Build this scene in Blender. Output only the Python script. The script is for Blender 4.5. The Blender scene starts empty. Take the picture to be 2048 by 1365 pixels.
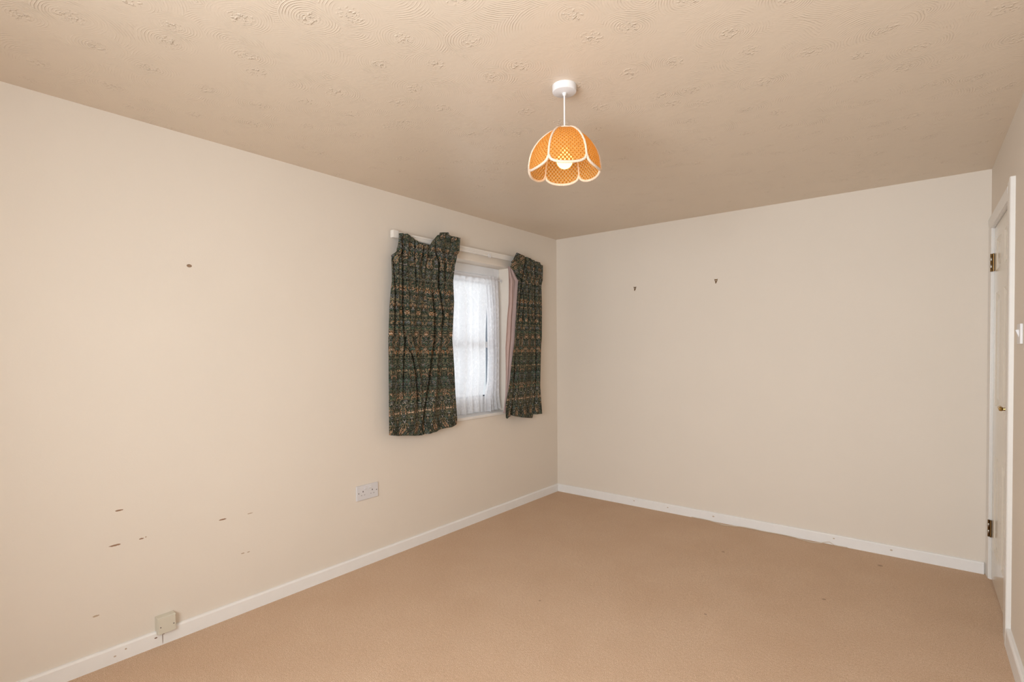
import bpy, bmesh, math, random
from mathutils import Vector, Matrix
from mathutils.geometry import tessellate_polygon
random.seed(4)
PI = math.pi
S = bpy.context.scene
C = S.collection

# ------------------------------------------------------------------ camera
yaw, pitch, roll = 0.673828, -0.018535, -0.006696
F = Vector((-math.sin(yaw)*math.cos(pitch), math.cos(yaw)*math.cos(pitch), math.sin(pitch)))
R0 = Vector((math.cos(yaw), math.sin(yaw), 0)); U0 = R0.cross(F)
R1 = R0*math.cos(roll)+U0*math.sin(roll); U1 = U0*math.cos(roll)-R0*math.sin(roll)
cd = bpy.data.cameras.new('camera'); cam = bpy.data.objects.new('camera', cd); C.objects.link(cam)
m = Matrix((R1, U1, -F)).transposed().to_4x4(); m.translation = Vector((2.7891, -4.1811, 1.3596))
cam.matrix_world = m
cd.sensor_width = 36; cd.lens = 1047.61/2048*36; cd.shift_y = 36.07/2048; cd.clip_start = 0.02
S.camera = cam

# ------------------------------------------------------------------ exposure, world and lights
S.view_settings.view_transform = 'Standard'; S.view_settings.look = 'None'
S.view_settings.gamma = 1; S.view_settings.exposure = 0.0
w = bpy.data.worlds.new('overcast_sky'); S.world = w; w.use_nodes = True
w.node_tree.nodes['Background'].inputs[0].default_value = (0.95, 0.965, 1.0, 1)
w.node_tree.nodes['Background'].inputs[1].default_value = 0.95

def area(name, loc, rot, sx, sy, power, col):
    l = bpy.data.lights.new(name, 'AREA'); l.shape = 'RECTANGLE'; l.size = sx; l.size_y = sy
    l.energy = power; l.color = col
    o = bpy.data.objects.new(name, l); o.location = loc; o.rotation_euler = rot; C.objects.link(o); return o
# daylight entering by the big window behind the camera (beam narrowed by hand to even out near and far surfaces)
day = area('daylight_big_window', (2.20, -5.05, 1.46), (PI/2, 0, 0), 1.4, 1.25, 113, (0.92, 0.955, 1.01))
day.data.spread = math.radians(160)
# daylight entering by the small window
area('daylight_small_window', (-0.45, -1.2, 1.5), (0, -PI/2, 0), 1.2, 1.0, 6, (0.93, 0.96, 1.0))

# ------------------------------------------------------------------ node helpers
class NT:
    def __init__(s, name):
        s.m = bpy.data.materials.new(name); s.m.use_nodes = True
        s.t = s.m.node_tree; s.t.nodes.clear()
        s.out = s.t.nodes.new('ShaderNodeOutputMaterial')
    def n(s, typ, ins=None, **kw):
        nd = s.t.nodes.new('ShaderNode'+typ)
        for k, v in kw.items(): setattr(nd, k, v)
        for k, v in (ins or {}).items(): s.set(nd.inputs[k], v)
        return nd
    def set(s, sock, v):
        if isinstance(v, bpy.types.NodeSocket): s.t.links.new(v, sock)
        else: sock.default_value = v
    def math(s, op, a, b=0.0, c=0.0):
        return s.n('Math', {0: a, 1: b, 2: c}, operation=op).outputs[0]
    def vmath(s, op, a, b=(0, 0, 0)):
        nd = s.n('VectorMath', {0: a, 1: b}, operation=op)
        return nd.outputs['Value'] if op in ('LENGTH', 'DOT_PRODUCT') else nd.outputs[0]
    def mix(s, f, a, b):
        nd = s.n('Mix', data_type='RGBA'); s.set(nd.inputs['Factor'], f); s.set(nd.inputs[6], a); s.set(nd.inputs[7], b)
        return nd.outputs[2]
    def noise(s, vec, scale, detail=2, rough=0.5, dims='3D'):
        nd = s.n('TexNoise', {'Scale': scale, 'Detail': detail, 'Roughness': rough}, noise_dimensions=dims)
        if vec is not None: s.set(nd.inputs['Vector'], vec)
        return nd.outputs[0]
    def ramp(s, fac, stops, interp='LINEAR'):
        nd = s.n('ValToRGB', {'Fac': fac}); cr = nd.color_ramp; cr.interpolation = interp
        while len(cr.elements) < len(stops): cr.elements.new(0.5)
        for e, (p, c) in zip(cr.elements, stops): e.position = p; e.color = c if len(c) == 4 else (*c, 1)
        return nd.outputs[0]
    def obj(s): return s.n('TexCoord').outputs['Object']
    def bsdf(s, col, rough=0.5, spec=0.5, metal=0, bump=None, normal=None, **kw):
        b = s.n('BsdfPrincipled'); s.set(b.inputs['Base Color'], col); s.set(b.inputs['Roughness'], rough)
        b.inputs['Specular IOR Level'].default_value = spec; b.inputs['Metallic'].default_value = metal
        if normal is not None: s.t.links.new(normal, b.inputs['Normal'])
        for k, v in kw.items(): s.set(b.inputs[k.replace('_', ' ')], v)
        return b
    def bump(s, h, strength, dist):
        return s.n('Bump', {'Height': h, 'Strength': strength, 'Distance': dist}).outputs[0]
    def done(s, shader):
        s.t.links.new(shader.outputs[0] if hasattr(shader, 'outputs') else shader, s.out.inputs[0]); return s.m

def c4(r, g, b): return (r, g, b, 1)
def srgb(r, g, b):
    f = lambda v: (v/255/12.92 if v/255 <= .04045 else ((v/255+.055)/1.055)**2.4)
    return (f(r), f(g), f(b), 1)

def wall_paint(name, col, marks=()):
    t = NT(name); P = t.obj()
    n1 = t.noise(P, 2.2, 3); n2 = t.noise(P, 160, 2)
    base = t.mix(n1, c4(*[c*0.975 for c in col]), c4(*[min(1, c*1.02) for c in col]))
    for (y, z, a, b, colr) in marks:
        d = t.vmath('SUBTRACT', P, (0, y, z)); d = t.vmath('MULTIPLY', d, (0, 1/a, 1/b))
        wob = t.math('MULTIPLY', t.noise(P, 220, 2), 0.9)
        k = t.math('LESS_THAN', t.math('ADD', t.vmath('LENGTH', d), wob), 1.35)
        base = t.mix(k, base, colr)
    nrm = t.bump(t.math('ADD', n2, t.math('MULTIPLY', t.noise(P, 14, 3), 2.0)), 0.10, 0.003)
    return t.done(t.bsdf(base, 0.72, 0.3, normal=nrm))

WALL = (0.78, 0.70, 0.61)
mk = srgb(150, 118, 94); mk2 = srgb(186, 164, 140)
left_marks = [(-3.471, .661, .016, .004, mk), (-3.486, .511, .024, .0042, mk), (-3.389, .512, .010, .0035, mk),
              (-3.372, .515, .004, .003, mk2), (-3.04, .509, .020, .0042, mk), (-2.904, .506, .016, .0028, mk2),
              (-2.944, .307, .010, .0035, mk2), (-2.915, .305, .008, .003, mk2), (-3.56, .227, .014, .004, mk2)]
M = {}
M['wall_left'] = wall_paint('cream_wall_paint_marked', WALL, left_marks)
M['wall'] = wall_paint('cream_wall_paint', WALL)

# swirled textured ceiling
t = NT('swirl_textured_ceiling'); P = t.obj()
warp = t.n('TexNoise', {'Scale': 3.0, 'Detail': 1.0}); t.t.links.new(P, warp.inputs['Vector'])
Pw = t.vmath('ADD', P, t.vmath('SCALE', t.vmath('SUBTRACT', warp.outputs[1], (.5, .5, .5))))
Pw.node.inputs['Scale'] if False else None
Pw.node.inputs[1].links[0].from_node.inputs['Scale'].default_value = 0.07
def swirl(off, scale, ring):
    v = t.n('TexVoronoi', {'Scale': scale, 'Randomness': 0.75}, voronoi_dimensions='2D', feature='F1')
    t.t.links.new(t.vmath('ADD', Pw, off), v.inputs['Vector'])
    d = v.outputs['Distance']
    ph = t.math('MULTIPLY_ADD', d, 2*PI/(ring*scale), t.math('MULTIPLY', t.noise(P, 13, 3), 11.0))
    return d, t.math('SINE', ph)
dA, sA = swirl((0.0, 0.0, 0), 4.5, 0.0086)
dB, sB = swirl((0.37, 0.71, 0), 3.9, 0.0092)
useA = t.n('MapRange', {0: dA, 1: 0.40, 2: 0.46, 3: 1.0, 4: 0.0}).outputs[0]
rings = t.n('Mix', {'Factor': useA, 2: sB, 3: sA}).outputs[0]
rings = t.math('MULTIPLY', t.math('POWER', t.math('MULTIPLY_ADD', rings, 0.5, 0.5), 4.5),
               t.n('MapRange', {0: t.noise(P, 7, 3, .6), 1: .42, 2: .66, 3: 0.04, 4: 1.0}).outputs[0])
rings = t.math('MULTIPLY', rings, t.n('MapRange', {0: t.noise(P, 34, 2), 1: .38, 2: .60, 3: .25, 4: 1.0}).outputs[0])
stip = t.n('MapRange', {0: t.noise(P, 75, 2), 1: .52, 2: .70, 3: 0.0, 4: 2.6}).outputs[0]
stip = t.math('MULTIPLY', stip, t.n('MapRange', {0: dA, 1: .05, 2: .20, 3: 1.0, 4: 0.0}).outputs[0])
hgt = t.math('ADD', t.math('ADD', rings, stip), t.math('MULTIPLY', t.noise(P, 40, 3), .35))
M['ceiling'] = t.done(t.bsdf(c4(.73, .615, .495), 0.42, 0.45, normal=t.bump(hgt, 0.68, 0.0020)))

# carpet
t = NT('beige_twist_carpet'); P = t.obj()
nf = t.noise(P, 260, 2, .6); nm = t.noise(P, 70, 2); nl = t.noise(P, 2.4, 4, .6)
c = t.mix(t.n('MapRange', {0: nf, 1: .3, 2: .7}).outputs[0], srgb(190, 157, 128), srgb(240, 213, 188))
c = t.mix(t.math('MULTIPLY', t.n('MapRange', {0: nm, 1: .35, 2: .65}).outputs[0], .35), c, srgb(202, 168, 138))
c = t.mix(t.math('MULTIPLY', t.n('MapRange', {0: nl, 1: .35, 2: .7}).outputs[0], .30), c, srgb(196, 160, 130))
for (x, y, r) in ((2.554, -.236, .016), (1.72, -.60, .012), (2.35, -.95, .012), (1.9, -1.5, .008), (1.15, -1.9, .008), (2.66, -1.62, .02)):
    d = t.vmath('LENGTH', t.vmath('SUBTRACT', P, (x, y, 0)))
    k = t.math('LESS_THAN', t.math('ADD', d, t.math('MULTIPLY', nm, r)), r*1.35)
    c = t.mix(t.math('MULTIPLY', k, .38), c, srgb(96, 66, 46))
M['carpet'] = t.done(t.bsdf(c, 0.95, 0.1, normal=t.bump(t.math('ADD', nf, t.math('MULTIPLY', nm, .6)), 0.8, 0.004)))

def paint(name, col, rough=.3, spec=.5, dots=(), var=.03):
    t = NT(name); P = t.obj(); n = t.noise(P, 18, 3)
    base = t.mix(n, c4(*[x*(1-var) for x in col[:3]]), c4(*[min(1, x*(1+var)) for x in col[:3]]))
    for (p, r, cc) in dots:
        d = t.vmath('SUBTRACT', P, p); d = t.vmath('DIVIDE', d, r)
        k = t.math('LESS_THAN', t.vmath('LENGTH', d), 1.0)
        base = t.mix(k, base, cc)
    return t.done(t.bsdf(base, rough, spec, normal=t.bump(t.noise(P, 60, 2), .06, .002)))

nail = srgb(196, 178, 160)
M['skirt'] = paint('white_gloss_skirting', (.87, .85, .83), .38, .45,
    dots=[((0.016, -3.345, .043), (.03, .006, .0035), srgb(140, 115, 102)),
          ((0.016, -3.318, .034), (.03, .0018, .030), srgb(150, 135, 122)),
          ((0.016, -3.313, .050), (.03, .003, .004), srgb(135, 120, 108)),
          ((0.016, -3.50, .030), (.03, .005, .0035), nail), ((0.016, -3.46, .045), (.03, .004, .004), nail),
          ((.80, -.016, .045), (.006, .03, .004), nail), ((1.10, -.016, .042), (.006, .03, .004), nail),
          ((1.47, -.016, .040), (.008, .03, .005), nail), ((2.28, -.016, .045), (.006, .03, .004), nail),
          ((2.60, -.016, .040), (.007, .03, .005), nail)])
M['door'] = paint('cream_gloss_door_paint', (.74, .68, .59), .16, .5)
M['arch'] = paint('white_gloss_frame_paint', (.80, .765, .725), .30, .5)
M['socket_plastic'] = paint('white_socket_plastic', (.70, .68, .69), .35, .5, var=.01)
M['white_plastic'] = paint('white_plastic', (.74, .72, .72), .35, .5, var=.01)
M['upvc'] = paint('white_window_plastic', (.84, .84, .85), .3, .5, var=.01)
M['cream_plastic'] = paint('aged_cream_plastic', (.68, .635, .53), .4, .5, var=.02)
M['track'] = paint('white_curtain_track_plastic', (.82, .78, .73), .4, .5, var=.01)
M['shutter'] = paint('grey_socket_shutter', (.42, .40, .40), .5, .4)
M['dark'] = paint('dark_recess', (.05, .04, .035), .6, .3)
M['screw'] = paint('dull_screw_head', (.16, .13, .11), .45, .5)
M['gasket'] = paint('grey_rubber_gasket', (.16, .18, .21), .6, .3)
def metal(name, col, rough):
    t = NT(name); P = t.obj(); n = t.noise(P, 90, 3)
    return t.done(t.bsdf(t.mix(n, c4(*[x*.8 for x in col]), c4(*col)), rough, .5, 1.0))
M['brass'] = metal('aged_brass', (.62, .42, .16), .22)
M['bronze'] = metal('tarnished_brass', (.19, .11, .042), .4)
M['steel'] = metal('dull_steel', (.50, .46, .40), .35)
M['plug'] = paint('brown_wall_plug', (.30, .20, .13), .6, .4)
M['cable'] = paint('cream_cable_sheath', (.68, .58, .46), .5, .4)

# glass
t = NT('clear_window_glass')
mx = t.n('MixShader', {0: 0.06}); t.t.links.new(t.n('BsdfTransparent', {0: c4(.96, .98, .98)}).outputs[0], mx.inputs[1])
t.t.links.new(t.n('BsdfGlossy', {'Roughness': .02}).outputs[0], mx.inputs[2]); M['glass'] = t.done(mx)

# dense floral curtain fabric (UV in metres, mirrored repeat)
t = NT('dark_green_floral_fabric')
uv = t.n('SeparateXYZ', {0: t.n('TexCoord').outputs['UV']})
U, V = uv.outputs[0], uv.outputs[1]
Pm = t.math('PINGPONG', U, 0.062)
Vr = t.math('ADD', V, 10.0)
vec = t.n('CombineXYZ', {0: Pm, 1: Vr, 2: 0.0}).outputs[0]
n1 = t.noise(vec, 105, 3, .7); n2 = t.noise(t.vmath('ADD', vec, (3.1, 1.7, 0)), 150, 2)
n3 = t.noise(t.vmath('ADD', vec, (7.1, 4.7, 0)), 40, 2)
ground = t.ramp(n1, [(0, srgb(34, 30, 24)), (.38, srgb(34, 40, 34)), (.45, srgb(40, 60, 48)), (.51, srgb(76, 88, 74)), (.56, srgb(104, 86, 68)), (.61, srgb(54, 46, 42))], 'CONSTANT')
vor = t.n('TexVoronoi', {'Vector': vec, 'Scale': 125.0, 'Randomness': .9}, voronoi_dimensions='2D')
cellr = t.n('SeparateColor', {0: vor.outputs['Color']})
band = t.math('SINE', t.math('MULTIPLY', Vr, 2*PI/.13))
vor2 = t.n('TexVoronoi', {'Vector': vec, 'Scale': 34.0, 'Randomness': .8}, voronoi_dimensions='2D')
cell2 = t.n('SeparateColor', {0: vor2.outputs['Color']})
sel = t.math('ADD', t.math('MULTIPLY_ADD', cell2.outputs[0], .80, -.02), t.math('ADD', t.math('MULTIPLY', cellr.outputs[0], .30), t.math('MULTIPLY', band, .14)))
core = t.math('LESS_THAN', t.math('ADD', vor2.outputs['Distance'], t.math('MULTIPLY', cellr.outputs[2], .25)), .60)
pet = t.ramp(sel, [(0, srgb(160, 152, 144)), (.16, srgb(106, 108, 112)), (.32, srgb(74, 92, 76)), (.46, srgb(140, 124, 96)), (.66, srgb(172, 138, 110)), (.84, srgb(148, 100, 58)), (.94, srgb(204, 172, 146))], 'CONSTANT')
isp = t.math('MULTIPLY', t.math('MULTIPLY', t.math('LESS_THAN', vor.outputs['Distance'], .46), t.math('GREATER_THAN', cellr.outputs[1], .22)), core)
col = t.mix(isp, ground, pet)
leaf = t.math('MULTIPLY', t.math('GREATER_THAN', n2, .56), t.math('LESS_THAN', n3, .49))
col = t.mix(leaf, col, t.ramp(n3, [(0, srgb(124, 108, 84)), (.42, srgb(100, 84, 78)), (.50, srgb(136, 96, 58))], 'CONSTANT'))
out = t.math('LESS_THAN', t.math('ABSOLUTE', t.math('SUBTRACT', n3, .5)), .012)
col = t.mix(out, col, srgb(18, 17, 16))
wv = t.noise(t.n('TexCoord').outputs['UV'], 900, 1)
M['floral'] = t.done(t.bsdf(col, .85, .15, normal=t.bump(wv, .2, .0008)))
# lining
t = NT('mauve_pink_curtain_lining'); P = t.obj()
cl = t.mix(t.noise(P, 12, 2), srgb(212, 186, 180), srgb(228, 206, 200))
b = t.bsdf(cl, .8, .2); tr = t.n('BsdfTranslucent', {0: cl}); mx = t.n('MixShader', {0: .3})
t.t.links.new(b.outputs[0], mx.inputs[1]); t.t.links.new(tr.outputs[0], mx.inputs[2]); M['lining'] = t.done(mx)
# lace net
t = NT('white_lace_net')
uvv = t.n('TexCoord').outputs['UV']
a = t.noise(uvv, 30, 2, .5); bb = t.noise(uvv, 14, 2)
lace = t.n('MapRange', {0: a, 1: .47, 2: .56, 3: 0.0, 4: 1.0}).outputs[0]
lace = t.math('MULTIPLY', lace, t.n('MapRange', {0: bb, 1: .42, 2: .55, 3: 0.2, 4: 1.0}).outputs[0])
sepv = t.n('SeparateXYZ', {0: uvv})
hem = t.math('GREATER_THAN', sepv.outputs[1], 1.915)
dens = t.math('MAXIMUM', t.n('MapRange', {0: lace, 3: .78, 4: .94}).outputs[0], t.math('MULTIPLY', hem, .93))
cw = c4(.90, .90, .92)
df = t.n('BsdfDiffuse', {0: cw}); tl = t.n('BsdfTranslucent', {0: cw}); m1 = t.n('MixShader', {0: .55})
t.t.links.new(df.outputs[0], m1.inputs[1]); t.t.links.new(tl.outputs[0], m1.inputs[2])
m2 = t.n('MixShader', {0: dens}); t.t.links.new(t.n('BsdfTransparent').outputs[0], m2.inputs[1]); t.t.links.new(m1.outputs[0], m2.inputs[2])
M['net'] = t.done(m2)
# woven cane shade: open honeycomb weave
t = NT('orange_woven_raffia')
s3 = t.n('SeparateXYZ', {0: t.n('TexCoord').outputs['UV']})
su = t.math('SINE', t.math('MULTIPLY', s3.outputs[0], 2*PI/.0170)); sv = t.math('SINE', t.math('MULTIPLY', s3.outputs[1], 2*PI/.0170))
k = t.math('ADD', t.math('MULTIPLY', su, sv), t.math('MULTIPLY_ADD', t.noise(t.n('TexCoord').outputs['UV'], 170, 2), 1.6, -.8))
hole = t.math('GREATER_THAN', k, .50)
shadec = t.ramp(t.math('MULTIPLY_ADD', k, .5, .5), [(0, srgb(158, 98, 44)), (.30, srgb(206, 138, 70)), (.55, srgb(236, 176, 98)), (1, srgb(252, 212, 140))])
df = t.n('BsdfDiffuse', {0: shadec}); tl = t.n('BsdfTranslucent', {0: t.mix(.5, shadec, srgb(255, 190, 92))})
m1 = t.n('MixShader', {0: .55}); t.t.links.new(df.outputs[0], m1.inputs[1]); t.t.links.new(tl.outputs[0], m1.inputs[2])
m2 = t.n('MixShader', {0: t.math('MULTIPLY', hole, .55)}); t.t.links.new(m1.outputs[0], m2.inputs[1]); t.t.links.new(t.n('BsdfTransparent').outputs[0], m2.inputs[2])
M['raffia'] = t.done(m2)
t = NT('cream_crochet_braid'); P = t.obj()
nb = t.noise(P, 260, 2)
M['braid'] = t.done(t.bsdf(t.mix(nb, srgb(206, 180, 156), srgb(244, 224, 204)), .85, .2, normal=t.bump(nb, .6, .003)))
t = NT('glowing_bulb_glass')
e = t.n('Emission', {0: c4(1, .60, .16), 1: 6.0}); M['bulb'] = t.done(e)

# ------------------------------------------------------------------ mesh helpers
def link(name, bm, mat, parent=None, smooth=False, recalc=True):
    if recalc: bmesh.ops.recalc_face_normals(bm, faces=bm.faces)
    me = bpy.data.meshes.new(name); bm.to_mesh(me); bm.free()
    if smooth:
        me.polygons.foreach_set('use_smooth', [True]*len(me.polygons)); me.set_sharp_from_angle(angle=math.radians(40))
    me.materials.append(M[mat] if isinstance(mat, str) else mat)
    o = bpy.data.objects.new(name, me); C.objects.link(o)
    if parent: o.parent = parent; o.location = -Vector(parent.get('_origin', (0, 0, 0)))
    return o
def box(bm, a, b, bev=0, seg=2):
    r = bmesh.ops.create_cube(bm, size=1); vs = r['verts']
    for v in vs: v.co = Vector([(a[i]+b[i])/2+v.co[i]*(b[i]-a[i]) for i in range(3)])
    if bev:
        es = list({e for v in vs for e in v.link_edges})
        bmesh.ops.bevel(bm, geom=es, offset=bev, segments=seg, affect='EDGES', profile=.7)
    return bm
def bx(a, b, bev=0, seg=2): return box(bmesh.new(), a, b, bev, seg)
def prism(bm, pts, axis, a, b):
    """closed polygon pts (2D in the other two axes) extruded along axis from a to b"""
    oth = [i for i in range(3) if i != axis]
    def mk(p, v): c = [0, 0, 0]; c[oth[0]] = p[0]; c[oth[1]] = p[1]; c[axis] = v; return bm.verts.new(c)
    A = [mk(p, a) for p in pts]; B = [mk(p, b) for p in pts]; n = len(pts)
    for i in range(n): bm.faces.new((A[i], A[(i+1) % n], B[(i+1) % n], B[i]))
    tri = tessellate_polygon([[Vector((p[0], p[1], 0)) for p in pts]])
    for tr in tri:
        bm.faces.new([A[i] for i in tr]); bm.faces.new([B[i] for i in tr])
    return bm
def tube(bm, pts, r, seg=8, closed=False):
    pts = [Vector(p) for p in pts]; n = len(pts); rings = []
    rr = r if isinstance(r, (list, tuple)) else [r]*n
    up = None
    for i, p in enumerate(pts):
        d = (pts[(i+1) % n]-pts[i-1]) if closed else (pts[min(i+1, n-1)]-pts[max(i-1, 0)])
        d.normalize()
        if up is None: up = Vector((0, 0, 1)) if abs(d.z) < .9 else Vector((1, 0, 0))
        a = d.cross(up).normalized(); b = a.cross(d).normalized(); up = b
        rings.append([bm.verts.new(p+(a*math.cos(k*2*PI/seg)+b*math.sin(k*2*PI/seg))*rr[i]) for k in range(seg)])
    for i in range(n if closed else n-1):
        A, B = rings[i], rings[(i+1) % n]
        for k in range(seg): bm.faces.new((A[k], A[(k+1) % seg], B[(k+1) % seg], B[k]))
    if not closed: bm.faces.new(rings[0]); bm.faces.new(rings[-1])
    return bm
def lathe(bm, prof, cen, axis=2, seg=32):
    rings = []
    for r, h in prof:
        ring = []
        for k in range(seg):
            a = k*2*PI/seg; l = [r*math.cos(a), r*math.sin(a)]
            c = [0, 0, 0]; oth = [i for i in range(3) if i != axis]
            c[oth[0]] = l[0]; c[oth[1]] = l[1]; c[axis] = h
            ring.append(bm.verts.new(Vector(cen)+Vector(c)))
        rings.append(ring)
    for A, B in zip(rings, rings[1:]):
        for k in range(seg): bm.faces.new((A[k], A[(k+1) % seg], B[(k+1) % seg], B[k]))
    bm.faces.new(rings[0]); bm.faces.new(rings[-1]); return bm
def interp(tab, x):
    """tab: list of (x, y) ordered by x"""
    if x <= tab[0][0]: return tab[0][1]
    for (a, fa), (b, fb) in zip(tab, tab[1:]):
        if x <= b: return fa+(fb-fa)*(x-a)/(b-a) if b > a else fb
    return tab[-1][1]
def sm(a, b, x):
    k = max(0, min(1, (x-a)/(b-a))); return k*k*(3-2*k)
def thing(name, label, cat, loc, group=None):
    o = bpy.data.objects.new(name, None); C.objects.link(o); o.empty_display_size = .05
    o.location = loc; o['_origin'] = tuple(loc); o['label'] = label; o['category'] = cat
    if group: o['group'] = group
    return o
def tag(o, label, cat, group=None):
    o['label'] = label; o['category'] = cat
    if group: o['group'] = group
    return o
def structure(o, label=None):
    o['kind'] = 'structure'
    if label: o['label'] = label
    return o
def struct_root(name, loc):
    o = bpy.data.objects.new(name, None); C.objects.link(o); o.location = loc; o['_origin'] = tuple(loc)
    o.empty_display_size = .05; o['kind'] = 'structure'; return o

# ------------------------------------------------------------------ room shell
W, H, YF = 3.066, 2.4, -4.80            # width, height, wall behind the camera
TH = 0.16
structure(link('floor', bx((-TH, YF-TH, -.12), (W+.3, TH, 0)), 'carpet'))
structure(link('ceiling', bx((-TH, YF-TH, H), (W+.3, TH, H+.12)), 'ceiling'))
structure(link('wall_back', bx((-TH, 0, 0), (W+.3, TH, H)), 'wall'))

# wall with a rounded-edge opening; plane coordinates (s, z), depth runs outwards
def holed_wall(s0, s1, o0, o1, z0, z1, depth, place, r=.012):
    bm = bmesh.new()
    def loop(e, d): return [bm.verts.new(place(*q, d)) for q in ((o0-e, z0-e*.0), (o1+e, z0-e*.0), (o1+e, z1+e), (o0-e, z1+e))]
    loops = [loop(r*(1-math.sin(k*PI/12)), r*(1-math.cos(k*PI/12))) for k in range(7)] + [loop(0, depth)]
    for A, B in zip(loops, loops[1:]):
        for k in range(4):
            f = bm.faces.new((A[k], A[(k+1) % 4], B[(k+1) % 4], B[k]))
    L = loops[0]; c = [bm.verts.new(place(s, z, 0)) for s, z in ((s0, 0), (s1, 0), (s1, H), (s0, H))]
    for k in range(4): bm.faces.new((c[k], c[(k+1) % 4], L[(k+1) % 4], L[k]))
    L = loops[-1]; c2 = [bm.verts.new(place(s, z, depth)) for s, z in ((s0, 0), (s1, 0), (s1, H), (s0, H))]
    for k in range(4):
        bm.faces.new((c2[k], c2[(k+1) % 4], L[(k+1) % 4], L[k])); bm.faces.new((c[k], c[(k+1) % 4], c2[(k+1) % 4], c2[k]))
    return bm
OY0, OY1, OZ0, OZ1 = -1.69, -.708, .838, 2.048
structure(link('wall_left', holed_wall(YF, 0, OY0, OY1, OZ0, OZ1, TH+.02, lambda s, z, d: (-d, s, z)), 'wall_left'))
FX0, FX1, FZ0, FZ1 = 1.50, 2.90, .82, 2.08
structure(link('wall_front', holed_wall(-TH, W+.3, FX0, FX1, FZ0, FZ1, TH, lambda s, z, d: (s, YF-d, z)), 'wall'))

# right wall with the door opening
DY0, DY1, DZ = -.844, -.062, 2.058      # opening between the linings
bm = bmesh.new()
prism(bm, [(YF-.02, 0), (DY0, 0), (DY0, DZ), (DY1, DZ), (DY1, 0), (0, 0), (0, H), (YF-.02, H)], 0, W, W+TH)
structure(link('wall_right', bm, 'wall'))

# ------------------------------------------------------------------ skirting
def skirt_profile(th=.016, h=.07):
    return [(0, 0), (th, 0), (th, h-.008), (th-.003, h-.003), (th-.007, h), (0, h)]
def skirt_x(name, x0, x1, y, sgn):     # along x; at wall y, projecting sgn
    return structure(link(name, prism(bmesh.new(), [(y+sgn*p[0], p[1]) for p in skirt_profile()], 0, x0, x1), 'skirt'))
def skirt_y(name, y0, y1, x, sgn, h=.07, th=.016):
    return structure(link(name, prism(bmesh.new(), [(x+sgn*p[0], p[1]) for p in skirt_profile(th, h)], 1, y0, y1), 'skirt'))
skirt_x('baseboard_back', 0.016, W-.018, 0, -1)
skirt_y('baseboard_left', YF, 0, 0, 1)
skirt_y('baseboard_right', YF+.016, -.974, W, -1, .09, .018)
skirt_x('baseboard_front', .016, W-.018, YF, 1)

# ------------------------------------------------------------------ door, lining, architrave, hinges, handle
d = struct_root('door_1', (W, -.08, 0))
DX = W+.008                                    # room-side face of the leaf
y0, y1, z0, z1 = -.815, -.083, .012, 2.035
cols = [(-.384, -.174), (-.726, -.516)]
rows = [(.20, .742), (1.02, 1.66), (1.786, 1.957)]
ys = sorted({y0, y1, *[v for c in cols for v in c]}); zs = sorted({z0, z1, *[v for r in rows for v in r]})
bm = bmesh.new()
for i in range(len(ys)-1):
    for j in range(len(zs)-1):
        A = (ys[i], ys[i+1]); B = (zs[j], zs[j+1])
        q = lambda e, dx: [bm.verts.new((DX+dx, *p)) for p in ((A[0]+e, B[0]+e), (A[1]-e, B[0]+e), (A[1]-e, B[1]-e), (A[0]+e, B[1]-e))]
        if any(abs(A[0]-c[0]) < 1e-6 and abs(A[1]-c[1]) < 1e-6 for c in cols) and any(abs(B[0]-r[0]) < 1e-6 for r in rows):
            L = [q(0, 0), q(.006, .004), (q(.016, .009)), q(.022, .009), q(.05, .003)]
            for P_, Q_ in zip(L, L[1:]):
                for k in range(4): bm.faces.new((P_[k], P_[(k+1) % 4], Q_[(k+1) % 4], Q_[k]))
            bm.faces.new(L[-1])
        else: bm.faces.new(q(0, 0))
bk = [bm.verts.new((x, y, z)) for x in (DX, DX+.035) for y, z in ((y0, z0), (y1, z0), (y1, z1), (y0, z1))]
for k in range(4): bm.faces.new((bk[k], bk[(k+1) % 4], bk[4+(k+1) % 4], bk[4+k]))
bm.faces.new(bk[4:]); bmesh.ops.remove_doubles(bm, verts=bm.verts, dist=1e-5)
link('door_leaf', bm, 'door', d)
bm = bmesh.new()
for a, b in (((W-.001, DY1-.018, 0), (W+TH, DY1, DZ)), ((W-.001, DY0, 0), (W+TH, DY0+.026, DZ)), ((W-.001, DY0+.026, DZ-.020), (W+TH, DY1-.018, DZ))): box(bm, a, b)
for a, b in (((DX+.037, DY1-.03, 0), (DX+.055, DY1-.018, DZ-.02)), ((DX+.037, DY0+.026, 0), (DX+.055, DY0+.038, DZ-.02)), ((DX+.037, DY0+.038, DZ-.032), (DX+.055, DY1-.03, DZ-.02))): box(bm, a, b)
link('door_lining', bm, 'arch', d)
tr = struct_root('trim_1', (W, -.5, 0))
AT = .0185
def arch_prof(yin, yout, AT=.0185):   # rounded outer edge
    s = 1 if yout > yin else -1; a = abs(yout-yin)
    return [(W, yin), (W-AT*.5, yin), (W-AT*.7, yin+s*.012), (W-AT*.8, yin+s*a*.5), (W-AT, yin+s*a*.75), (W-AT, yout-s*.004), (W-AT+.003, yout), (W, yout)]
o = link('architrave_far', prism(bmesh.new(), arch_prof(-.072, -.001, .012), 2, 0, 2.043), 'arch', tr)
o = link('architrave_near', prism(bmesh.new(), arch_prof(-.826, -.972), 2, 0, 2.112), 'arch', tr)
pr = [(W, 2.043), (W-.009, 2.043), (W-.011, 2.053), (W-.012, 2.065), (W-.0135, 2.085), (W-.0135, 2.100), (W-.010, 2.106), (W, 2.106)]
o = link('architrave_head', prism(bmesh.new(), [(a, b) for a, b in pr], 1, -.826, -.001), 'arch', tr)
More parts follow.
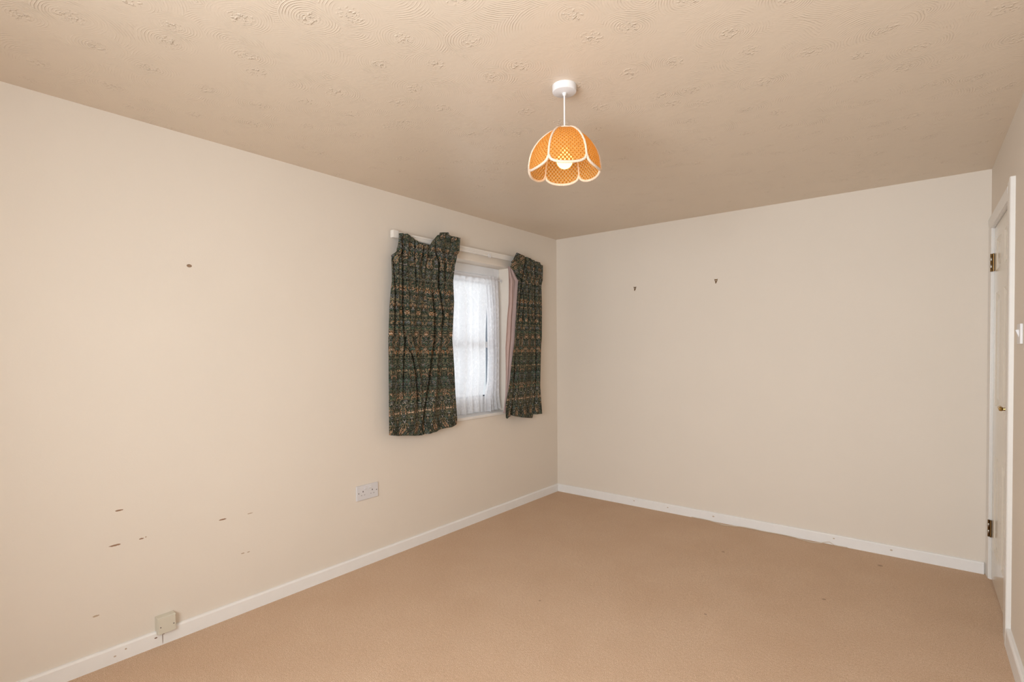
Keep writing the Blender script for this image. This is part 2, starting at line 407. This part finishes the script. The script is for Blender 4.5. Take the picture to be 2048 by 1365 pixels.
for nm, (a, b) in (('h', (1.79, 1.892)), ('l', (.250, .348))):
    bm = bx((W-.0015, -.098, a), (W+.006, -.066, b), .0008, 1)
    n = 5; step = (b-a)/n
    for k in (0, 2, 4): lathe(bm, [(.0045, a+k*step), (.0045, a+(k+1)*step)], (W-.006, -.0815, 0), 2, 14)
    hg = link('hinge', bm, 'bronze', d)
    bm = bmesh.new()
    for k in (1, 3):
        lathe(bm, [(.0052, a+k*step+.001), (.0058, a+k*step+.002), (.0058, a+(k+1)*step-.002), (.0052, a+(k+1)*step-.001)], (W-.006, -.0815, 0), 2, 14)
    kn = link('knuckle', bm, 'steel', d, True); kn.parent = hg; kn.location = (0, 0, 0); kn['label'] = 'dull steel hinge knuckle'
# lever handle on a backplate
hy, hz = -.765, 1.050
bm = bx((DX-.005, hy-.018, hz-.060), (DX, hy+.018, hz+.056), .002, 2)
hp = link('handle_plate', bm, 'bronze', d)
bm = bmesh.new()
lathe(bm, [(.013, DX-.006), (.012, DX-.010), (.0075, DX-.014), (.0065, DX-.022), (.0085, DX-.023), (.0100, DX-.026), (.0100, DX-.034), (.007, DX-.037)], (0, hy, hz+.008), 0, 18)
tube(bm, [(DX-.030, hy, hz+.008), (DX-.031, hy+.03, hz+.010), (DX-.029, hy+.06, hz+.008), (DX-.027, hy+.085, hz+.006), (DX-.025, hy+.098, hz+.007)], [.0085, .0062, .0058, .0072, .0085], 12)
lv = link('lever', bm, 'brass', d, True); lv['label'] = 'polished brass lever'
for dz in (-.05, .047):
    sc = link('screw', lathe(bmesh.new(), [(.0035, DX-.0065), (.0035, DX-.005)], (0, hy, hz+dz), 0, 10), 'screw', d)
    sc.parent = hp; sc.location = (0, 0, 0)

# light switch on the right wall
sw = thing('light_switch', 'white square light switch on the right wall beside the door frame', 'light switch', (W, -1.182, 1.41))
link('face_plate', bx((W-.009, -1.225, 1.368), (W, -1.140, 1.451), .003, 3), 'white_plastic', sw)
bm = prism(bmesh.new(), [(W-.009, 1.396), (W-.0185, 1.4235), (W-.017, 1.4265), (W-.009, 1.4265)], 1, -1.192, -1.172)
link('rocker', bm, 'white_plastic', sw)

# ------------------------------------------------------------------ small window
win = struct_root('window_1', (-.12, -1.2, OZ0))
XF0, XF1 = -.178, -.122
def frame_bm(a, b, c, e, w_, x0, x1, bev=.004):
    bm = bmesh.new()
    box(bm, (x0, a, c), (x1, a+w_, e), bev); box(bm, (x0, b-w_, c), (x1, b, e), bev)
    box(bm, (x0, a+w_, c), (x1, b-w_, c+w_), bev); box(bm, (x0, a+w_, e-w_), (x1, b-w_, e), bev); return bm
link('window_frame', frame_bm(OY0, OY1, OZ0+.0, OZ1, .068, XF0, XF1), 'upvc', win)
bm = frame_bm(OY0+.068, OY1-.068, OZ0+.068, OZ1-.068, .062, XF0+.008, XF1-.008)
box(bm, (XF0+.008, OY0+.13, 1.375), (XF1-.008, OY1-.13, 1.425), .004)
sash = link('sash', bm, 'upvc', win)
g = link('gasket', frame_bm(OY0+.130, OY1-.130, OZ0+.130, OZ1-.130, .010, XF0+.02, XF1-.014, 0), 'gasket', win)
g.parent = sash; g.location = (0, 0, 0); g['label'] = 'dark grey rubber gasket'
g = link('glass_pane', bx((-.155, OY0+.13, OZ0+.13), (-.149, OY1-.13, OZ1-.13)), 'glass', win); g.parent = sash; g.location = (0, 0, 0)
bm = bx((-.122, OY0+.002, OZ0-.020), (.004, OY1-.002, OZ0+.0015), .004, 3)
box(bm, (0.0, OY0-.03, OZ0-.020), (.014, OY1+.03, OZ0+.0015), .005, 3)
link('window_sill', bm, 'arch', win)

# big window behind the camera
w2 = struct_root('window_2', (1.45, YF, FZ0))
bm = bmesh.new(); yb0, yb1 = YF-.15, YF-.09
for a, b in (((FX0, FZ0), (FX0+.06, FZ1)), ((FX1-.06, FZ0), (FX1, FZ1)), ((FX0+.06, FZ0), (FX1-.06, FZ0+.06)), ((FX0+.06, FZ1-.06), (FX1-.06, FZ1)), ((2.17, FZ0+.06), (2.23, FZ1-.06))):
    box(bm, (a[0], yb0, a[1]), (b[0], yb1, b[1]), .004)
link('window_frame', bm, 'upvc', w2)
link('glass_pane', bx((FX0+.06, YF-.123, FZ0+.06), (FX1-.06, YF-.117, FZ1-.06)), 'glass', w2)
link('window_sill', bx((FX0-.03, YF-.09, FZ0-.02), (FX1+.03, YF+.02, FZ0+.002), .004), 'arch', w2)

# ------------------------------------------------------------------ net curtains on their rod
rod = thing('net_curtain_rod', 'thin white net curtain rod inside the window recess', 'curtain rod', (-.085, -1.2, 1.94))
link('rod', tube(bmesh.new(), [(-.085, OY0+.004, 1.932), (-.085, OY1-.022, 1.944)], .0045, 10), 'white_plastic', rod)
link('end_hook', tube(bmesh.new(), [(-.085, OY1-.026, 1.952), (-.085, OY1-.012, 1.952), (-.085, OY1-.003, 1.945), (-.087, OY1-.012, 1.936), (-.085, OY1-.026, 1.937)], .0045, 8), 'white_plastic', rod)
def cloth(name, nu, nv, fn, mat, parent=None, uvfn=None, thick=0, arc=0):
    bm = bmesh.new(); uvl = bm.loops.layers.uv.new('UVMap'); G = []
    for j in range(nv+1):
        G.append([bm.verts.new(fn(i/nu, j/nv)) for i in range(nu+1)])
    uvs = {}
    for j in range(nv+1):
        for i in range(nu+1): uvs[G[j][i]] = uvfn(i/nu, j/nv, G[j][i].co)
    if arc:                                   # lay the print along the real length of the cloth
        for row in G:
            d = [0]
            for a_, b_ in zip(row, row[1:]): d.append(d[-1]+math.hypot(b_.co.x-a_.co.x, b_.co.y-a_.co.y))
            for v_, q in zip(row, d): uvs[v_] = ((q-d[-1]/2)*arc, v_.co.z)
    for j in range(nv):
        for i in range(nu):
            f = bm.faces.new((G[j][i], G[j][i+1], G[j+1][i+1], G[j+1][i]))
            for l in f.loops: l[uvl].uv = uvs[l.vert]
    o = link(name, bm, mat, parent, True, recalc=False)
    if thick:
        md = o.modifiers.new('thickness', 'SOLIDIFY'); md.thickness = thick; md.offset = 0
    return o
def net(y0t, y1t, edgeL, edgeR, zt, zb, nf, ph, amp, seed):
    rnd = random.Random(seed); cr = [(rnd.random(), rnd.uniform(-.12, .18), rnd.uniform(.3, 1)) for _ in range(nf)]
    def fn(u, v):
        z = zt(u)+(zb(u)-zt(u))*v
        yl, yr = interp(edgeL, v), interp(edgeR, v)
        y = yl+(yr-yl)*u
        a = amp*(.35+.65*sm(0, .25, v))
        x = -.078+a*math.sin(2*PI*nf*(u+.03*math.sin(3*v+ph))+ph)*.6
        for c0, sl, k in cr:
            x += a*k*math.exp(-((u-c0-sl*v)/.025)**2)
        if v < .03: x = -.078+(x+.078)*.2
        x = min(-.03, max(-.116, x))
        return (x, y, z)
    return fn
n1 = thing('net_curtain', 'wide white lace net curtain behind the left floral curtain', 'net curtain', (-.085, -1.3, OZ0+.01))
fn = net(0, 0, [(0, OY0+.01), (1, OY0+.02)], [(0, -.955), (.3, -.957), (.7, -.962), (.85, -.99), (1, -.985)],
         lambda u: 1.957+.010*u, lambda u: OZ0+.006+.012*abs(math.sin(9*u)), 9, .4, .030, 2)
link_o = cloth('netting', 260, 120, fn, 'net', n1, lambda u, v, c: (u*1.9, c.z))
n2 = thing('net_curtain', 'narrow white lace net strip against the right side of the window recess', 'net curtain', (-.085, -.85, OZ0+.01))
fn = net(0, 0, [(0, -.950), (.3, -.920), (.6, -.915), (.78, -.93), (.88, -.965), (1, -.97)], [(0, -.778), (.5, -.782), (.9, -.79), (1, -.765)],
         lambda u: 1.968+.004*u, lambda u: OZ0+.006+.012*u, 4, 1.9, .028, 7)
cloth('netting', 110, 120, fn, 'net', n2, lambda u, v, c: (u*.55+.3, c.z))

# ------------------------------------------------------------------ curtain track
tk = thing('curtain_track', 'white plastic curtain track fixed above the window', 'curtain track', (.04, -1.15, 2.118))
bm = prism(bmesh.new(), [(.030, 2.100), (.046, 2.100), (.049, 2.103), (.049, 2.112), (.046, 2.114), (.046, 2.124), (.049, 2.126), (.049, 2.137), (.046, 2.140), (.030, 2.140)], 1, -1.945, -.425)
link('rail', bm, 'track', tk)
for yy in (-1.985, -.450):
    link('end_cap', bx((.024, yy, 2.096), (.054, yy+.045, 2.144), .003, 2), 'track', tk)
for yy in (-1.90, -1.15, -.42):
    link('wall_bracket', bx((0, yy-.012, 2.104), (.0305, yy+.012, 2.136), .002, 1), 'track', tk)
for yy in (-1.037, -1.018):
    bm = bx((.047, yy-.004, 2.092), (.053, yy+.004, 2.118), .0015, 2)
    tube(bm, [(.050, yy, 2.093), (.050, yy+.004, 2.088), (.050, yy, 2.083), (.050, yy-.004, 2.088), (.050, yy, 2.093)], .0012, 6)
    link('glider', bm, 'white_plastic', tk)

# ------------------------------------------------------------------ floral curtains
def curtain(name, label, top, bot, L, R, creases, nu, nv, fullness, disp, loc, tag_group, xmin):
    root = thing(name, label, 'curtain', loc, tag_group)
    L = sorted([(z, y) for y, z in L]); R = sorted([(z, y) for y, z in R])
    T0, T1, B0, B1 = top[0][0], top[-1][0], bot[0][0], bot[-1][0]
    crs = [(sorted([(z, y) for y, z in c]), w_, dpt) for c, w_, dpt in creases]
    def fn(u, v):
        zt = interp(top, T0+(T1-T0)*u); zb = interp(bot, B0+(B1-B0)*u)
        z = zt+(zb-zt)*v
        yl, yr = interp(L, z), interp(R, z)
        y = yl+(yr-yl)*u
        x = .085+disp(u, v, y, z)
        for c, w_, dpt in crs:
            zlo, zhi = c[0][0], c[-1][0]
            k = sm(zlo-.10, zlo+.04, z)*(1-sm(zhi-.02, zhi+.08, z))
            if k > 0:
                q = (y-interp(c, z))/w_
                x += -2.0*dpt*k*math.exp(-q*q) + dpt*.65*k*math.exp(-((q-1.9)/1.1)**2) + dpt*.3*k*math.exp(-((q+1.9)/1.1)**2)
        return (max(x, xmin), y, z)
    cloth('fabric', nu, nv, fn, 'floral', root, lambda u, v, c: (u*fullness, c.z*1.0), .002, arc=1.12)
    return root, fn
LC_top = [(-1.952, 2.123), (-1.894, 2.127), (-1.842, 2.113), (-1.789, 2.089), (-1.741, 2.078), (-1.680, 2.083), (-1.668, 2.12), (-1.646, 2.156), (-1.624, 2.163), (-1.621, 2.179), (-1.536, 2.195), (-1.527, 2.175), (-1.42, 2.174)]
LC_right = [(-1.42, 2.174), (-1.436, 2.031), (-1.457, 1.973), (-1.478, 1.855), (-1.471, 1.704), (-1.494, 1.439), (-1.477, 1.251), (-1.466, 1.057), (-1.443, 0.814)]
LC_bot = [(-2.06, 0.815), (-1.978, 0.798), (-1.912, 0.792), (-1.821, 0.78), (-1.75, 0.777), (-1.652, 0.785), (-1.601, 0.798), (-1.487, 0.801), (-1.443, 0.814)]
LC_left = [(-1.952, 2.13), (-1.965, 2.048), (-1.981, 2.0), (-2.01, 1.961), (-2.022, 1.802), (-2.042, 1.631), (-2.055, 1.426), (-2.06, 0.815)]
lc_cr = [([(-1.932, 2.06), (-1.926, 1.821), (-1.914, 1.427), (-1.925, 1.10)], .012, .022),
         ([(-1.915, 2.11), (-1.918, 2.0)], .008, .012),
         ([(-1.825, 2.06), (-1.823, 1.80)], .008, .014),
         ([(-1.749, 2.07), (-1.765, 1.93)], .010, .018),
         ([(-1.648, 2.07), (-1.610, 1.993), (-1.608, 1.783), (-1.567, 1.573)], .013, .030),
         ([(-1.655, 1.74), (-1.645, 1.60), (-1.650, 1.43), (-1.711, 1.084), (-1.745, .83)], .018, .026),
         ([(-1.906, 1.42), (-1.885, 1.361), (-1.852, 1.291), (-1.823, 1.142), (-1.807, 1.03)], .012, .026),
         ([(-1.998, 1.96), (-2.000, 1.5)], .009, .020),
         ([(-1.545, 2.03), (-1.54, 1.90)], .008, .010)]
def ldisp(u, v, y, z):
    a = .012*(.3+.7*v)*math.sin(2*PI*3.2*u+.6+1.2*v)+.004*math.sin(2*PI*9*u+2*v)*(1-.5*v)
    a += .022*sm(-1.685, -1.660, y)*sm(2.045, 2.075, z)      # turned-up heading lapped over the front
    a += .010*sm(.97, 1.0, v)*math.sin(18*u)
    if u < .03: a -= .015*(1-u/.03)
    return a
curtain('floral_curtain', 'wide dark green floral curtain left of the window with a drooping heading', LC_top, LC_bot, LC_left, LC_right, lc_cr, 260, 220, .80, ldisp, (.085, -1.75, .8), 'floral curtains at the window', .030)

RC_top = [(-.799, 2.085), (-.745, 2.162), (-.56, 2.143), (-.392, 2.124), (-.386, 2.112), (-.349, 2.105)]
RC_right = [(-.349, 2.11), (-.355, 1.977), (-.377, 1.922), (-.373, 1.727), (-.382, 1.443), (-.396, 1.376), (-.414, 1.098), (-.414, 1.027), (-.388, .785)]
RC_bot = [(-.875, .80), (-.862, .790), (-.790, .816), (-.765, .803), (-.658, .779), (-.503, .757), (-.492, .787), (-.388, .785)]
RC_left = [(-.740, 2.165), (-.799, 2.081), (-.780, 2.022), (-.735, 1.972), (-.690, 1.935), (-.708, 1.856), (-.723, 1.707), (-.748, 1.439), (-.76, 1.377), (-.797, 1.232), (-.823, 1.086), (-.877, .91), (-.875, .79)]
rc_cr = [([(-.652, 2.02), (-.668, 1.90), (-.690, 1.70)], .012, .028),
         ([(-.600, 2.12), (-.640, 2.00), (-.640, 1.85), (-.630, 1.60)], .012, .024),
         ([(-.742, 1.22), (-.760, 1.05), (-.790, .84)], .014, .034),
         ([(-.560, 1.9), (-.560, 1.5)], .010, .010),
         ([(-.455, 2.08), (-.46, 1.80), (-.44, 1.4), (-.455, 1.1), (-.475, .80)], .012, .018)]
def rdisp(u, v, y, z):
    a = .012*(.3+.7*v)*math.sin(2*PI*1.8*u+2.6)+.004*math.sin(2*PI*6*u+2*v)*(1-.5*v)
    if u < .05: a -= .012*(1-u/.05)*sm(.25, .4, v)
    return a
rc, rfn = curtain('floral_curtain', 'narrow dark green floral curtain right of the window showing its pink lining', RC_top, RC_bot, RC_left, RC_right, rc_cr, 170, 220, .66, rdisp, (.085, -.6, .8), 'floral curtains at the window', .060)
# heading corner flopped towards the window
pts = [(-.740, 2.163), (-.640, 2.150), (-.628, 2.110), (-.650, 2.060), (-.664, 2.005), (-.680, 1.950), (-.720, 1.968), (-.800, 2.018), (-.826, 2.030), (-.797, 2.082)]
bm = bmesh.new(); uvl = bm.loops.layers.uv.new('UVMap')
cen = Vector((.108, -.72, 2.06))
rings = []
for k, (s, xo) in enumerate(((1, -.012), (.985, -.002), (.8, .004), (.5, .006))):
    rings.append([bm.verts.new((cen.x+xo, cen.y+(p[0]-cen.y)*s, cen.z+(p[1]-cen.z)*s)) for p in pts])
for A, B in zip(rings, rings[1:]):
    for k in range(len(pts)): bm.faces.new((A[k], A[(k+1) % len(pts)], B[(k+1) % len(pts)], B[k]))
bm.faces.new(rings[-1])
for f in bm.faces:
    for l in f.loops: c0 = l.vert.co; l[uvl].uv = (c0.y*.9+c0.z*.5+.3, c0.z*.9-c0.y*.5)
o = link('heading', bm, 'floral', rc, True); md = o.modifiers.new('thickness', 'SOLIDIFY'); md.thickness = .003; md.offset = -1
o['label'] = 'flopped-over floral curtain heading'
LIN = sorted([(z, y) for y, z in [(-.790, 2.04), (-.786, 1.889), (-.790, 1.744), (-.808, 1.634), (-.826, 1.439), (-.833, 1.377), (-.829, 1.158), (-.832, .975), (-.862, .83)]])
RL = sorted([(z, y) for y, z in RC_left])
def lfn(u, v):
    z = 2.05+(.835-2.05)*v
    yl = interp(LIN, z); yr = interp(RL, z)+.05
    y = yl+(yr-yl)*u
    x = .043+.004*u*u+.007*math.sin(2*PI*2.3*u+1.2+1.5*v)*(1-.5*v)-.030*math.exp(-((u-.45-.1*math.sin(3*v))/.07)**2)*math.sin(PI*min(1, v*1.2))
    return (min(.054, max(.012, x)), y, z)
o = cloth('lining', 60, 120, lfn, 'lining', rc, lambda u, v, c: (u, c.z), .0015); o['label'] = 'mauve pink curtain lining'

# ------------------------------------------------------------------ double socket
so = thing('double_socket', 'white double power socket on the left wall below the curtain', 'power socket', (0, -2.175, .463))
sy0, sy1, sz0, sz1 = -2.256, -2.094, .418, .510
so_bm = bx((0, sy0, sz0), (.011, sy1, sz1), .004, 3)
link('face_plate', so_bm, 'socket_plastic', so)
for k, cy in ((-1, -2.210), (1, -2.140)):
    for dy, dz, wy, wz in ((0, .010, .0026, .0045), (-.011, -.012, .0042, .0026), (.011, -.012, .0042, .0026)):
        link('pin_hole', bx((.0105, cy+dy-wy, sz0+.043+dz-wz), (.0114, cy+dy+wy, sz0+.043+dz+wz)), 'dark' if dz > 0 else 'shutter', so)
for cy in (-2.192, -2.158):
    bm = prism(bmesh.new(), [(.011, sz1-.028), (.0155, sz1-.024), (.013, sz1-.010), (.011, sz1-.009)], 1, cy-.009, cy+.009)
    link('rocker', bm, 'socket_plastic', so)
for cy in (-2.242, -2.108):
    link('screw', lathe(bmesh.new(), [(.0035, .0108), (.0035, .0118)], (0, cy, .464), 0, 12), 'screw', so)

# ------------------------------------------------------------------ cable outlet box over the skirting
jb = thing('junction_box', 'aged cream cable outlet box fixed over the left skirting board', 'junction box', (0, -3.303, .06))
prof = [(0, .0705), (.0165, .0705), (.0165, .060), (.034, .060), (.038, .064), (.038, .131), (.034, .136), (0, .136)]
link('back_box', prism(bmesh.new(), prof, 1, -3.343, -3.270), 'cream_plastic', jb)
link('cover_plate', bx((.036, -3.341, .062), (.0425, -3.272, .134), .002, 2), 'cream_plastic', jb)
for yy in (-3.333, -3.280):
    link('screw', lathe(bmesh.new(), [(.0028, .0420), (.0028, .0432)], (0, yy, .094), 0, 12), 'screw', jb)

# ------------------------------------------------------------------ picture hooks, wall plug
def hook(x, z, label):
    h = thing('picture_hook', label, 'picture hook', (x, 0, z), 'brass picture hooks on the back wall')
    bm = bmesh.new()
    a = .0022
    o3 = [(-.0125, .014), (0, .010), (.0125, .014), (.008, -.004), (0, -.018), (-.008, -.004)]
    i3 = [(-.0042, .0060), (0, .0045), (.0042, .0060), (.0030, -.001), (0, -.0055), (-.0030, -.001)]
    V = {}
    for nm, pp in (('o', o3), ('i', i3)):
        for yy in (0.0, -a): V[nm, yy] = [bm.verts.new((x+p[0], yy, z+p[1])) for p in pp]
    for k in range(6):
        j = (k+1) % 6
        for yy in (0.0, -a): bm.faces.new((V['o', yy][k], V['o', yy][j], V['i', yy][j], V['i', yy][k]))
        for nm in 'oi': bm.faces.new((V[nm, 0.0][k], V[nm, 0.0][j], V[nm, -a][j], V[nm, -a][k]))
    link('hook_plate', bm, 'bronze', h)
    link('hook', tube(bmesh.new(), [(x, -.002, z-.010), (x, -.004, z-.018), (x, -.009, z-.021), (x, -.012, z-.017), (x, -.012, z-.011)], .0022, 8), 'bronze', h)
    link('pin', tube(bmesh.new(), [(x, .0, z+.007), (x, -.006, z+.011)], .0018, 8), 'brass', h)
hook(.806, 1.876, 'brass picture hook on the back wall nearer the window corner')
hook(1.485, 1.882, 'brass picture hook on the middle of the back wall')
bm = lathe(bmesh.new(), [(.0075, 0), (.0075, .0022), (.0045, .0026), (.0035, .0012)], (0, -3.173, 1.772), 0, 16)
for v in bm.verts: v.co.y = -3.173+(v.co.y+3.173)*1.5
tag(link('wall_plug', bm, 'plug'), 'small brown wall plug high on the bare left wall', 'wall plug')

# ------------------------------------------------------------------ loose cable on the carpet
pts = [(1.30, -.0195, .004), (1.42, -.021, .004), (1.487, -.034, .003), (1.548, -.058, .003), (1.613, -.046, .003), (1.679, -.024, .004), (1.754, -.022, .005), (1.83, -.024, .003), (1.95, -.0205, .004), (2.03, -.024, .003), (2.091, -.042, .003), (2.15, -.056, .003), (2.20, -.042, .004), (2.235, -.023, .012), (2.255, -.0215, .016), (2.272, -.022, .008), (2.29, -.024, .003), (2.36, -.0205, .003)]
def spline(p, n=6):
    p = [Vector(q) for q in p]; out = []
    for i in range(len(p)-1):
        a, b, c, e = p[max(i-1, 0)], p[i], p[i+1], p[min(i+2, len(p)-1)]
        for k in range(n):
            t_ = k/n; out.append(.5*((2*b)+(c-a)*t_+(2*a-5*b+4*c-e)*t_*t_+(3*b-a-3*c+e)*t_**3))
    return out+[p[-1]]
sp = [Vector((q.x, min(q.y, -.0190), max(q.z, .0024))) for q in spline(pts)]
tag(link('cable', tube(bmesh.new(), sp, .0024, 8), 'cable', smooth=True), 'thin cream cable lying along the foot of the back skirting board', 'cable')

# ------------------------------------------------------------------ pendant lamp
lx, ly = 1.652, -2.414
lamp = thing('pendant_lamp', 'orange woven petal pendant lamp with lit bulb hanging from the ceiling', 'pendant lamp', (lx, ly, H))
link('ceiling_rose', lathe(bmesh.new(), [(.0475, H), (.0475, H-.022), (.046, H-.0255), (.043, H-.027), (.016, H-.0275), (.012, H-.029)], (lx, ly, 0), 2, 48), 'white_plastic', lamp, True)
link('cord_grip', lathe(bmesh.new(), [(.0085, H-.027), (.0085, H-.032), (.006, H-.038), (.003, H-.040)], (lx, ly, 0), 2, 20), 'white_plastic', lamp, True)
link('cord', tube(bmesh.new(), [(lx, ly, H-.036), (lx, ly, 2.20)], .0032, 12), 'white_plastic', lamp, True)
link('lamp_holder', lathe(bmesh.new(), [(.006, 2.222), (.012, 2.214), (.0165, 2.205), (.0175, 2.165), (.019, 2.163), (.019, 2.150), (.015, 2.148)], (lx, ly, 0), 2, 28), 'white_plastic', lamp, True)
bl = link('bulb', lathe(bmesh.new(), [(.0125, 2.152)]+[(.0325*math.sin(a*PI/180), 2.108+.034*math.cos(a*PI/180)) for a in range(26, 176, 8)]+[(.001, 2.074)], (lx, ly, 0), 2, 28), 'bulb', lamp, True)
bl['label'] = 'glowing round bulb'
sh = link('lamp_shade', lathe(bmesh.new(), [(.018, 2.222), (.019, 2.2255), (.040, 2.2275), (.040, 2.2235)], (lx, ly, 0), 2, 36), 'braid', lamp, True)
prof = [(.036, 2.226), (.050, 2.222), (.066, 2.213), (.083, 2.200), (.100, 2.184), (.116, 2.163), (.128, 2.142), (.136, 2.118), (.141, 2.086)]
cum = [0]
for a, b in zip(prof, prof[1:]): cum.append(cum[-1]+math.dist(a, b))
def rz(s):
    d = s*cum[-1]; return interp([(c0, p[0]) for c0, p in zip(cum, prof)], d), interp([(c0, p[1]) for c0, p in zip(cum, prof)], d)
vdir = math.atan2(-4.181-ly, 2.789-lx)
ROT = vdir + math.radians(5.2)        # one petal nearly faces the room's open end
def shade_pt(k, u, s, off=0):
    """k petal, u in -1..1 across, s 0..1 down (beyond 1: scallop)"""
    r, z = rz(min(s, 1)); ext = max(0, s-1)*cum[-1]
    z -= ext*.98; r += ext*.10
    a0 = ROT+k*PI/3; h = PI/6
    t_ = math.tan(h)*u; d = r*math.cos(h)                # flat chord ...
    bul = 1+.10*(1-u*u)*min(1, s*2.0)                    # ... slightly bulged
    px, py = d*bul+off, d*t_*(1+.0*bul)
    return Vector((lx+px*math.cos(a0)-py*math.sin(a0), ly+px*math.sin(a0)+py*math.cos(a0), z))
def smax(u): return 1+.175*math.sqrt(max(0, 1-abs(u)**2.4))
for k in range(6):
    bm = bmesh.new(); uvl = bm.loops.layers.uv.new('UVMap'); nu, nv = 14, 26; G = []; uvs = {}
    for j in range(nv+1):
        row = []
        for i in range(nu+1):
            u = -1+2*i/nu; s = smax(u)*j/nv; v = bm.verts.new(shade_pt(k, u, s)); row.append(v)
            uvs[v] = (rz(min(1, s))[0]*math.tan(PI/6)*u, s*cum[-1])
        G.append(row)
    for j in range(nv):
        for i in range(nu):
            f = bm.faces.new((G[j][i], G[j][i+1], G[j+1][i+1], G[j+1][i]))
            for l in f.loops: l[uvl].uv = uvs[l.vert]
    p = link('shade_panel', bm, 'raffia', lamp, True); p.parent = sh; p.location = (0, 0, 0)
    p['label'] = 'orange woven open-mesh petal panel'
    bm = bmesh.new()
    tube(bm, [shade_pt(k, 1, s/16, .001) for s in range(17)], .0042, 8)
    tube(bm, [shade_pt(k, -1+2*i/20, smax(-1+2*i/20)) for i in range(21)], .0050, 8)
    p = link('braid_edging', bm, 'braid', lamp, True); p.parent = sh; p.location = (0, 0, 0)
    p['label'] = 'cream crochet braid edging'

# the right wall runs slightly out of square: turn it and all that is fixed to it
piv = Matrix.Translation((W, 0, 0)) @ Matrix.Rotation(.014, 4, 'Z') @ Matrix.Translation((-W, 0, 0))
for nm in ('wall_right', 'baseboard_right', 'door_1', 'trim_1', 'light_switch'):
    o = bpy.data.objects[nm]; o.matrix_world = piv @ Matrix.Translation(o.location)

for o in bpy.data.objects:
    if '_origin' in o: del o['_origin']
